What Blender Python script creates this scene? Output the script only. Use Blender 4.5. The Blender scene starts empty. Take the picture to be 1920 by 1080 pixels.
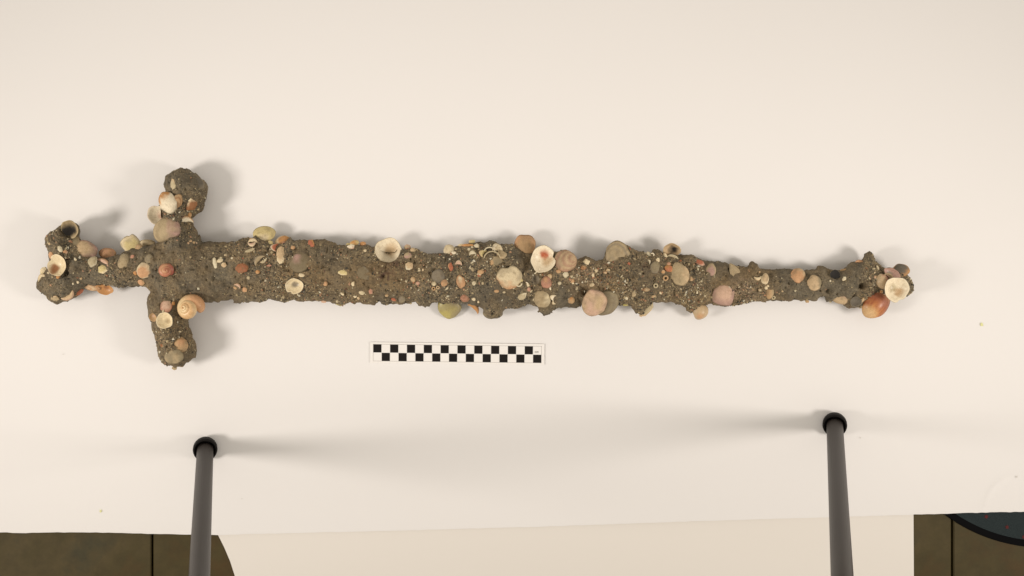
import bpy, math, random
import numpy as np

# ------------------------------------------------------------------ camera, lamps, exposure
C = bpy.context.scene.collection
SC = bpy.context.scene
H = 1.25                       # camera height above the floor, metres
K = 1.215 / 1920               # metres per photo pixel on the floor
cam_d = bpy.data.cameras.new('camera'); cam = bpy.data.objects.new('camera', cam_d); C.objects.link(cam)
cam.location = (0, 0, H); cam_d.sensor_width = 36.0; cam_d.lens = 36.0 * H / 1.215
cam_d.clip_start = 0.02; cam_d.clip_end = 50
SC.camera = cam
W = bpy.data.worlds.new('World'); SC.world = W; W.use_nodes = True
bg = W.node_tree.nodes['Background']
bg.inputs[0].default_value = (1.0, .90, .78, 1); bg.inputs[1].default_value = 0.56   # dim room bounce

def lamp(name, loc, target, size, power, col):
    d = bpy.data.lights.new(name, 'AREA'); d.shape = 'SQUARE'; d.size = size; d.energy = power; d.color = col; d.spread = math.radians(60)
    o = bpy.data.objects.new(name, d); C.objects.link(o); o.location = loc
    from mathutils import Vector
    o.rotation_euler = (Vector(target) - Vector(loc)).to_track_quat('-Z', 'Y').to_euler()
    return o
lamp('softbox', (-1.5, -.36, 1.08), (-.18, .07, 0), .36, 2.16, (1, .91, .84))
lamp('softbox', (1.5, -.36, 1.08), (.18, .07, 0), .36, 1.94, (1, .91, .84))
SC.view_settings.view_transform = 'Standard'; SC.view_settings.look = 'None'
SC.view_settings.exposure = 0; SC.view_settings.gamma = 1

# ------------------------------------------------------------------ helpers
rng = np.random.default_rng(7)
PAPER = np.array([243, 230, 219.])
def lin(c):
    c = np.asarray(c, float) / 255
    return np.where(c <= .04045, c / 12.92, ((c + .055) / 1.055) ** 2.4)
def A(c, g=1.0):               # seen colour -> albedo under this light
    return np.clip(lin(c) / lin(PAPER) * .80 * g, 0, .92)
def P(px, py, z=0.0):          # place on the plane at height z seen at photo position px,py
    f = K * (1 - z / H)
    return np.array([(px - 960) * f, (540 - py) * f, z])
_T = np.random.default_rng(3).random((256, 256))
def vn(x, y, seed=0):
    x = np.asarray(x, float) + seed * 17.31; y = np.asarray(y, float) + seed * 9.77
    xi = np.floor(x).astype(int); yi = np.floor(y).astype(int)
    fx = x - xi; fy = y - yi; fx = fx * fx * (3 - 2 * fx); fy = fy * fy * (3 - 2 * fy)
    a = _T[yi & 255, xi & 255]; b = _T[yi & 255, (xi + 1) & 255]
    c = _T[(yi + 1) & 255, xi & 255]; d = _T[(yi + 1) & 255, (xi + 1) & 255]
    return (a * (1 - fx) + b * fx) * (1 - fy) + (c * (1 - fx) + d * fx) * fy - .5

def mesh(name, v, f, mat, smooth=True, col=None, parent=None, loc=(0, 0, 0), alpha=None):
    me = bpy.data.meshes.new(name); me.from_pydata(np.asarray(v).tolist() if len(v) else [], [], f if isinstance(f, list) else f.tolist())
    if col is not None:
        a = me.color_attributes.new('Col', 'FLOAT_COLOR', 'POINT')
        c4 = np.ones((len(v), 4), np.float32); c4[:, :3] = col; c4[:, 3] = 1 if alpha is None else alpha; a.data.foreach_set('color', c4.ravel())
    me.polygons.foreach_set('use_smooth', [smooth] * len(me.polygons)); me.materials.append(mat); me.update()
    o = bpy.data.objects.new(name, me); C.objects.link(o); o.location = loc
    if parent: o.parent = parent
    return o
def tag(o, label=None, cat=None, group=None, kind=None):
    if label: o['label'] = label
    if cat: o['category'] = cat
    if group: o['group'] = group
    if kind: o['kind'] = kind
    return o
def empty(name, loc):
    o = bpy.data.objects.new(name, None); C.objects.link(o); o.location = loc; o.empty_display_size = .02; return o

class NT:
    def __init__(s, name, rough=.6, spec=.4):
        s.m = bpy.data.materials.new(name); s.m.use_nodes = True; s.t = s.m.node_tree
        s.b = s.t.nodes['Principled BSDF']; s.b.inputs['Roughness'].default_value = rough
        s.b.inputs['Specular IOR Level'].default_value = spec
    def n(s, typ, **kw):
        nd = s.t.nodes.new(typ)
        for k, v in kw.items():
            if k in nd.inputs: nd.inputs[k].default_value = v
            else: setattr(nd, k, v)
        return nd
    def l(s, a, b): s.t.links.new(a, b)
    def coord(s): return s.n('ShaderNodeTexCoord').outputs['Object']
    def noise(s, scale, detail=3, rough=.6):
        nd = s.n('ShaderNodeTexNoise', Scale=scale, Detail=detail, Roughness=rough); s.l(s.coord(), nd.inputs['Vector']); return nd.outputs['Fac']
    def ramp(s, fac, stops, interp='LINEAR'):
        r = s.n('ShaderNodeValToRGB'); r.color_ramp.interpolation = interp; e = r.color_ramp.elements
        while len(e) < len(stops): e.new(.5)
        for q, (p, c) in zip(e, stops): q.position = p; q.color = tuple(c) + (1,)
        s.l(fac, r.inputs[0]); return r.outputs[0]
    def mix(s, fac, a, b, mode='MIX'):
        m = s.n('ShaderNodeMix', data_type='RGBA', blend_type=mode)
        for k, v in ((0, fac), (6, a), (7, b)):
            if hasattr(v, 'is_linked'): s.l(v, m.inputs[k])
            else: m.inputs[k].default_value = v if k == 0 else tuple(v) + (1,)
        return m.outputs[2]
    def bump(s, h, strength, dist):
        b = s.n('ShaderNodeBump', Strength=strength, Distance=dist); s.l(h, b.inputs['Height']); s.l(b.outputs[0], s.b.inputs['Normal'])
    def color(s, c):
        if hasattr(c, 'is_linked'): s.l(c, s.b.inputs['Base Color'])
        else: s.b.inputs['Base Color'].default_value = tuple(c) + (1,)

# concretion: sandy grey-brown crust
m = NT('crust', .85, .25)
atn = m.n('ShaderNodeAttribute', attribute_name='Col'); at = atn.outputs['Color']
vo = m.n('ShaderNodeTexVoronoi', Scale=900.0); m.l(m.coord(), vo.inputs['Vector'])
sep = m.n('ShaderNodeSeparateColor'); m.l(vo.outputs['Color'], sep.inputs[0])
grain = m.ramp(sep.outputs[0], [(0, (.50, .49, .49)), (.25, (.76, .75, .74)), (.6, (1, 1, 1)), (.86, (1.28, 1.25, 1.18)), (1, (1.75, 1.62, 1.42))])
c = m.mix(atn.outputs['Alpha'], at, m.mix(1.0, at, grain, 'MULTIPLY'))
n2 = m.noise(240, 4, .7)
c = m.mix(1.0, c, m.ramp(n2, [(.3, (.72, .72, .74)), (.7, (1.25, 1.22, 1.16))]), 'MULTIPLY')
m.color(c); m.bump(sep.outputs[1], .5, .0006)
CRUST = m.m
m = NT('grit', .7, .3); m.color(m.n('ShaderNodeAttribute', attribute_name='Col').outputs['Color']); GRIT = m.m
def shellmat(name, rough, coat):
    m = NT(name, rough, .3)
    at = m.n('ShaderNodeAttribute', attribute_name='Col').outputs['Color']
    n = m.noise(300, 5, .75); n2 = m.noise(1100, 3, .7)
    c = m.mix(1.0, at, m.ramp(n, [(.28, (.78, .72, .65)), (.5, (1, 1, 1)), (.72, (1.10, 1.09, 1.07))]), 'MULTIPLY')
    c = m.mix(1.0, c, m.ramp(n2, [(.3, (.86, .85, .83)), (.6, (1.05, 1.05, 1.05))]), 'MULTIPLY')
    m.color(c); m.bump(n, .35, .0007); m.b.inputs['Coat Weight'].default_value = coat; m.b.inputs['Coat Roughness'].default_value = .2
    return m.m
SHELL = shellmat('weathered_shell', .75, .0); GLOSS = shellmat('glossy_shell', .42, .12)

m = NT('paper_white', .75, .25)
n = m.noise(3.5, 2, .5)
m.color(m.mix(n, (.805, .795, .775), (.82, .812, .795))); m.bump(m.noise(1500, 2), .06, .0002); PAPERM = m.m
m = NT('paper_cream', .75, .25); n = m.noise(3, 2)
m.color(m.mix(n, (.775, .745, .685), (.795, .765, .71))); PAPER2 = m.m
m = NT('tile', .6, .22); n = m.noise(9, 5, .65); n1 = m.noise(60, 4, .7)
cc = m.ramp(n, [(.30, (.070, .040, .012)), (.47, (.060, .046, .015)), (.58, (.072, .054, .020)), (.7, (.050, .043, .019))])
m.color(m.mix(1.0, cc, m.ramp(n1, [(.3, (.85, .85, .85)), (.7, (1.1, 1.1, 1.1))]), 'MULTIPLY')); m.bump(n1, .2, .0008); TILE = m.m
m = NT('grout', .9, .1); m.color((.011, .009, .006)); GROUT = m.m
def flat(name, col, rough=.6, spec=.3):
    m = NT(name, rough, spec); m.color(col); return m.m
INK = flat('black_ink', (.016, .014, .013), .7, .08); LINE = flat('grey_ink', (.42, .40, .37)); CARD = flat('card_white', (.85, .835, .80), .6)
m = NT('anodised_tube', .42, .22); n = m.noise(30, 3)
m.color(m.mix(n, (.040, .033, .027), (.048, .040, .033))); TUBE = m.m
m = NT('rubber', .6, .12); n = m.noise(400, 3); m.color(m.mix(n, (.008, .0072, .0066), (.013, .012, .011))); m.bump(n, .2, .0005); RUB = m.m
m = NT('mesh_fabric', .8, .2)
wv = m.n('ShaderNodeTexVoronoi', Scale=1500.0); m.l(m.coord(), wv.inputs['Vector'])
m.color(m.ramp(wv.outputs['Distance'], [(.2, (.028, .041, .042)), (.7, (.012, .019, .021))])); m.bump(wv.outputs['Distance'], .3, .0005); FAB = m.m
RED = flat('red_print', (.10, .026, .025), .8, .05); RIM = flat('rim_binding', (.006, .006, .0065), .9, .02)
YEL = flat('yellow_stain', (.74, .74, .36), .8); GRY = flat('grey_speck', (.66, .64, .60), .8)

# ------------------------------------------------------------------ floor of tiles
fl = tag(mesh('floor', [(-6, -6, -.012), (6, -6, -.012), (6, 6, -.012), (-6, 6, -.012)], [[0, 1, 2, 3]], GROUT, False), kind='structure')
PITCH = 1501 * K / 2; gx0 = (285 - 960) * K; HW = PITCH / 2 - 2.1 * K
tv, tf = [], []
for zz, ww in ((-.012, HW), (-.0012, HW), (0, HW - .0012)): tv += [(-ww, -ww, zz), (ww, -ww, zz), (ww, ww, zz), (-ww, ww, zz)]
for r in (0, 4): tf += [[r + i, r + (i + 1) % 4, r + 4 + (i + 1) % 4, r + 4 + i] for i in range(4)]
tf += [[8, 9, 10, 11]]
t0 = None
for i in range(-3, 6):
    for j in range(-4, 3):
        loc = (gx0 + (i + .5) * PITCH, -.52 + (j + .5) * PITCH, .0)
        if t0 is None: t0 = mesh('tile', tv, tf, TILE, False, parent=fl, loc=loc)
        else:
            o = t0.copy(); C.objects.link(o); o.location = loc; o.parent = fl

# ------------------------------------------------------------------ round fabric disc on the floor, partly under the paper
def circ(p1, p2, p3):
    (x1, y1), (x2, y2), (x3, y3) = p1, p2, p3
    M = np.array([[x2 - x1, y2 - y1], [x3 - x1, y3 - y1]]) * 2
    r = np.array([x2**2 - x1**2 + y2**2 - y1**2, x3**2 - x1**2 + y3**2 - y1**2])
    c = np.linalg.solve(M, r); return c[0], c[1], math.hypot(c[0] - x1, c[1] - y1)
ocx, ocy, oR = circ((1770.7, 964.6), (1835, 1001.5), (1920, 1024.3))
DC = P(ocx, ocy); RO = oR * K; RW = 13.2 * K / 2
disc = tag(empty('fabric_disc', (DC[0], DC[1], .0)), 'round teal mesh disc with black rim and red marks, under the white paper corner', 'disc')
v, f = [], []
N, Mn = 160, 10
for i in range(N):
    a = 2 * math.pi * i / N
    for j in range(Mn):
        b = 2 * math.pi * j / Mn; r = RO - RW + RW * math.cos(b)
        v.append((r * math.cos(a), r * math.sin(a), .0014 + .0012 * math.sin(b)))
for i in range(N):
    for j in range(Mn): f.append([i * Mn + j, (i + 1) % N * Mn + j, (i + 1) % N * Mn + (j + 1) % Mn, i * Mn + (j + 1) % Mn])
mesh('rim', v, f, RIM, True, parent=disc)
v = [(0, 0, .0016)]; f = []
for i in range(N): a = 2 * math.pi * i / N; v.append(((RO - RW) * math.cos(a), (RO - RW) * math.sin(a), .0016))
for i in range(N): f.append([0, 1 + i, 1 + (i + 1) % N])
mesh('mesh_panel', v, f, FAB, True, parent=disc)
for (px, py, rr) in ((1848, 968, 4.3), (1887, 988, 4.0), (1918, 1006, 4.0), (1952, 1021, 4.0)):
    v = []; p = P(px, py) - DC
    rnd = random.Random(px)
    for i in range(12):
        a = i * math.pi / 6; r = rr * K * (1.05 if i % 2 else .55) * rnd.uniform(.8, 1.15)
        v.append((p[0] + r * math.cos(a), p[1] + r * 1.1 * math.sin(a), .0019))
    mesh('red_mark', v, [list(range(12))], RED, False, parent=disc)

# ------------------------------------------------------------------ sheets of paper
edge_x = np.array([-420, 0, 40, 100, 150, 200, 280, 410, 460, 700, 1000, 1300, 1600, 1712, 1840, 1920, 2340.])
edge_y = np.array([1001, 998, 999.5, 998, 998, 998.5, 1001, 1003, 1001.5, 996, 988, 977.5, 968.5, 965, 961, 959.5, 952.])
def paper_z(x, y):             # the sheet lies flat and rides up over the disc
    r = np.hypot(x - DC[0], y - DC[1]); s = np.clip((RO + .035 - r) / .035, 0, 1); s = s * s * (3 - 2 * s)
    ring = np.exp(-((r - RO + RW) / .006) ** 2)
    return .0030 + 0 * s + .0002 * ring
sheet = tag(empty('paper_sheet', (0, .2, .0)), 'large white paper sheet spread under the encrusted sword and the tripod feet', 'paper')
xs = np.concatenate([np.linspace(-420, 1800, 186), np.linspace(1803, 1938, 46), np.linspace(1950, 2340, 34)]); ts = np.linspace(0, 1, 161) ** 1.9
GX = np.repeat(xs[None, :], len(ts), 0); E = np.interp(xs, edge_x, edge_y) + 1.1 * vn(xs / 9, xs * 0, 5)
GY = E[None, :] * (1 - ts[:, None]) + (-560) * ts[:, None]
X = (GX - 960) * K; Y = (540 - GY) * K
Z = paper_z(X, Y) + .0006 * np.clip(vn(X * 3, Y * 3, 2) + .2, 0, 1) + .0018 * np.exp(-ts[:, None] / .012) * (vn(X * 5, Y * 0, 4) + .4)
ang_ = np.arctan2(GY - 958, GX - 1912); dd_ = np.hypot(GX - 1912, GY - 958) - 66   # a crease pressed into the corner
Z = Z + .0007 * np.exp(-(dd_ / 5.0) ** 2) * np.exp(-((ang_ + 2.35) / .55) ** 2)
X, Y = X * (1 - Z / H), Y * (1 - Z / H)
nn = len(xs); nt_ = len(ts)
idx = np.arange(nn * nt_).reshape(nt_, nn)
q = np.stack([idx[:-1, :-1], idx[:-1, 1:], idx[1:, 1:], idx[1:, :-1]], -1).reshape(-1, 4)
top = np.stack([X, Y - .2, Z], -1).reshape(-1, 3); bot = top.copy(); bot[:, 2] -= .0005
nv = len(top); fr = np.stack([idx[0, :-1], idx[0, :-1] + nv, idx[0, 1:] + nv, idx[0, 1:]], -1)
mesh('sheet', np.concatenate([top, bot]), np.concatenate([q, q[:, ::-1] + nv, fr]), PAPERM, True, parent=sheet)
def fleck(px, py, r, mat, asp=1.0, rot=0):
    rnd = random.Random(int(px * 7 + py)); p = P(px, py); v = []
    z = float(paper_z(p[0], p[1])) + .0010
    for i in range(9):
        a = i * 2 * math.pi / 9; rr = r * K * rnd.uniform(.65, 1.2); x, y = rr * math.cos(a) * asp, rr * math.sin(a)
        v.append((p[0] + x * math.cos(rot) - y * math.sin(rot), p[1] - .2 + x * math.sin(rot) + y * math.cos(rot), z))
    mesh('fleck', v, [list(range(9))], mat, False, parent=sheet)
fleck(1838, 608, 3.2, YEL); fleck(191, 957, 2.6, YEL, .7); fleck(1903, 893, 2.2, GRY)
for a in ((121, 664, 1.1), (1611, 820, 1.2), (455, 934, 1.0)): fleck(a[0], a[1], a[2], GRY, 1.3, a[0])

under = tag(empty('paper_sheet', (.06, -.4, 0)), 'cream paper sheet with curved left edge, lying partly under the large white sheet', 'paper')
L = [(395, 960), (408, 1000), (421, 1026), (432, 1052), (441, 1080), (449, 1112), (455, 1150), (459, 1200), (460, 1270), (460, 1420)]
R_ = [(1712, 940), (1712.3, 1000), (1712.8, 1080), (1713, 1150), (1713, 1270), (1713, 1420)]
outl = [P(a, b) for a, b in L] + [P(a, b) for a, b in R_[::-1]]
v = [(p[0] - .06, p[1] + .4, .0012) for p in outl] + [(p[0] - .06, p[1] + .4, .0004) for p in outl]
n = len(outl)
mesh('sheet', v, [list(range(n)), list(range(2 * n - 1, n - 1, -1))] + [[i + n, (i + 1) % n + n, (i + 1) % n, i] for i in range(n)], PAPER2, False, parent=under)

# ------------------------------------------------------------------ scale bar card
def quadmap(tl, tr, br, bl):
    tl, tr, br, bl = map(np.array, (tl, tr, br, bl))
    return lambda u, v_: (1 - u) * (1 - v_) * tl + u * (1 - v_) * tr + u * v_ * br + (1 - u) * v_ * bl
inner = quadmap((699.7, 645.3), (1015.3, 649.4), (1015, 680.6), (699.7, 676.8))
outer = quadmap((694, 641.4), (1020.6, 645.0), (1020.2, 684.0), (694, 680.2))
RC = P(857, 662)
bar = tag(empty('scale_bar', (RC[0], RC[1], .0036)), 'small white scale bar card with two rows of black squares, marked cm, below the sword', 'scale bar')
ZT = .0045
def rp(pt, z): p = P(pt[0], pt[1], z); return (p[0] - RC[0], p[1] - RC[1], z - .0036)
cs = [outer(0, 1), outer(1, 1), outer(1, 0), outer(0, 0)]
v = [rp(c_, .0036) for c_ in cs] + [rp(c_, ZT) for c_ in cs]
mesh('card', v, [[4, 5, 6, 7], [3, 2, 1, 0]] + [[i, (i + 1) % 4, 4 + (i + 1) % 4, 4 + i] for i in range(4)], CARD, False, parent=bar)
g = .018
for i in range(20):
    r = i % 2; u0, u1 = (i + g) / 20, (i + 1 - g) / 20; v0, v1 = r / 2 + g / 2, (r + 1) / 2 - g / 2
    pts = [inner(u0, v1), inner(u1, v1), inner(u1, v0), inner(u0, v0)]
    mesh('black_square', [rp(c_, ZT + .0002) for c_ in pts], [[0, 1, 2, 3]], INK, False, parent=bar)
v, f = [], []
def ln(m_, u0, v0, u1, v1):
    b = len(v); v.extend(rp(m_(a, b_), ZT + .0001) for a, b_ in ((u0, v1), (u1, v1), (u1, v0), (u0, v0))); f.append([b, b + 1, b + 2, b + 3])
tu, tw = .0008, .010
for k in (0, 1): ln(inner, -tu, k - tw, 1 + tu, k + tw); ln(inner, k - tu, 0, k + tu, 1)
mesh('grid_line', v, f, LINE, False, parent=bar)
v, f = [], []
for k in (0.006, .994): ln(outer, .0005, k - .006, .9995, k + .006); ln(outer, k if k < .5 else 1 - .0006, 0.01, (k if k < .5 else 1 - .0006) + .0012, .99)
td = bpy.data.curves.new('unit_text', 'FONT'); td.body = 'cm'; td.size = 6.2 * K; td.align_x = 'CENTER'
to = bpy.data.objects.new('unit_text', td); C.objects.link(to); bpy.context.view_layer.update()
tm = bpy.data.meshes.new_from_object(to.evaluated_get(bpy.context.evaluated_depsgraph_get())); bpy.data.objects.remove(to)
tm.materials.clear(); tm.materials.append(flat('text_ink', (.16, .15, .14))); to = bpy.data.objects.new('unit_text', tm); C.objects.link(to); to.parent = bar
q_ = rp((1006.2, 661.6), ZT + .0003); to.location = q_; to.rotation_euler = (0, 0, -math.radians(.75))

# ------------------------------------------------------------------ tripod straddling the scene
from mathutils import Vector, Matrix
tri = tag(empty('camera_tripod', (0, -.5, 0)), 'dark grey tripod standing on the paper on black rubber feet', 'tripod')
def lathe(prof, n=28):
    v = [(r * math.cos(2 * math.pi * i / n), r * math.sin(2 * math.pi * i / n), z) for r, z in prof for i in range(n)]
    f = [[a * n + i, a * n + (i + 1) % n, (a + 1) * n + (i + 1) % n, (a + 1) * n + i] for a in range(len(prof) - 1) for i in range(n)]
    f += [list(range(n))[::-1], [(len(prof) - 1) * n + i for i in range(n)]]
    return v, f
APEX = Vector((.0, -.49, 1.33))
def leg(foot_px):
    p = Vector(P(*foot_px, .010)); p.z = .0036
    d = (APEX - p).normalized(); Lg = (APEX - p).length
    M = Matrix.Translation(p - Vector((0, -.5, 0))) @ d.to_track_quat('Z', 'Y').to_matrix().to_4x4()
    v, f = lathe([(.0094, .010), (.0094, .45), (.0094, .50), (.0122, .502), (.0122, .56), (.0112, .565), (.0112, Lg)])
    lo = mesh('leg', v, f, TUBE, True, parent=tri); lo.matrix_local = M
    v, f = lathe([(.0085, .0005), (.0128, .0022), (.0138, .006), (.0140, .0115), (.0137, .0140), (.0128, .0150), (.0117, .0146), (.0110, .0130), (.0104, .0112), (.0093, .0108)])
    # the cap's sole lies flat on the paper: no vertex below it
    inv = M.inverted(); vv = []
    for q in v:
        w = M @ Vector(q)
        if w.z < .0036: w.z = .0036
        vv.append(tuple(inv @ w))
    mesh('rubber_foot', vv, f, RUB, True, parent=lo)
leg((382, 838)); leg((1568, 792))
p3 = Vector((.02, -1.12, .0)); d = (APEX - p3).normalized(); Lg = (APEX - p3).length
M = Matrix.Translation(p3 - Vector((0, -.5, 0))) @ d.to_track_quat('Z', 'Y').to_matrix().to_4x4()
v, f = lathe([(.0094, .010), (.0094, .5), (.0122, .502), (.0122, .56), (.0112, .565), (.0112, Lg)]); lo = mesh('leg', v, f, TUBE, True, parent=tri); lo.matrix_local = M
v, f = lathe([(.0075, .004), (.0134, .008), (.0140, .011), (.0138, .0165), (.0113, .0208), (.0096, .0155)]); mesh('rubber_foot', v, f, RUB, True, parent=lo)
v, f = lathe([(.03, -.035), (.042, -.02), (.042, .02), (.03, .035)]); mesh('hub', v, f, RUB, True, parent=tri, loc=(0, .01, 1.33))

PAL = {'cr': (234, 206, 162), 'cy': (220, 192, 132), 'wh': (226, 204, 166), 'gw': (198, 174, 134), 'pe': (212, 158, 112), 'pk': (198, 140, 110), 'lp': (218, 174, 142), 'or': (202, 142, 86), 'ro': (184, 108, 76), 'br': (156, 104, 66),
       'tn': (198, 156, 110), 'gt': (186, 158, 118), 'gr': (142, 124, 100), 'dg': (114, 101, 84), 'yg': (194, 172, 100), 'li': (186, 144, 124), 'ol': (156, 135, 102), 'dk': (42, 37, 32), 'mv': (168, 110, 92), 'bg': (212, 176, 132), 'ow': (246, 221, 184), 'rb': (168, 92, 54), 'rp': (182, 76, 36), 'bd': (134, 114, 84)}
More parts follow.
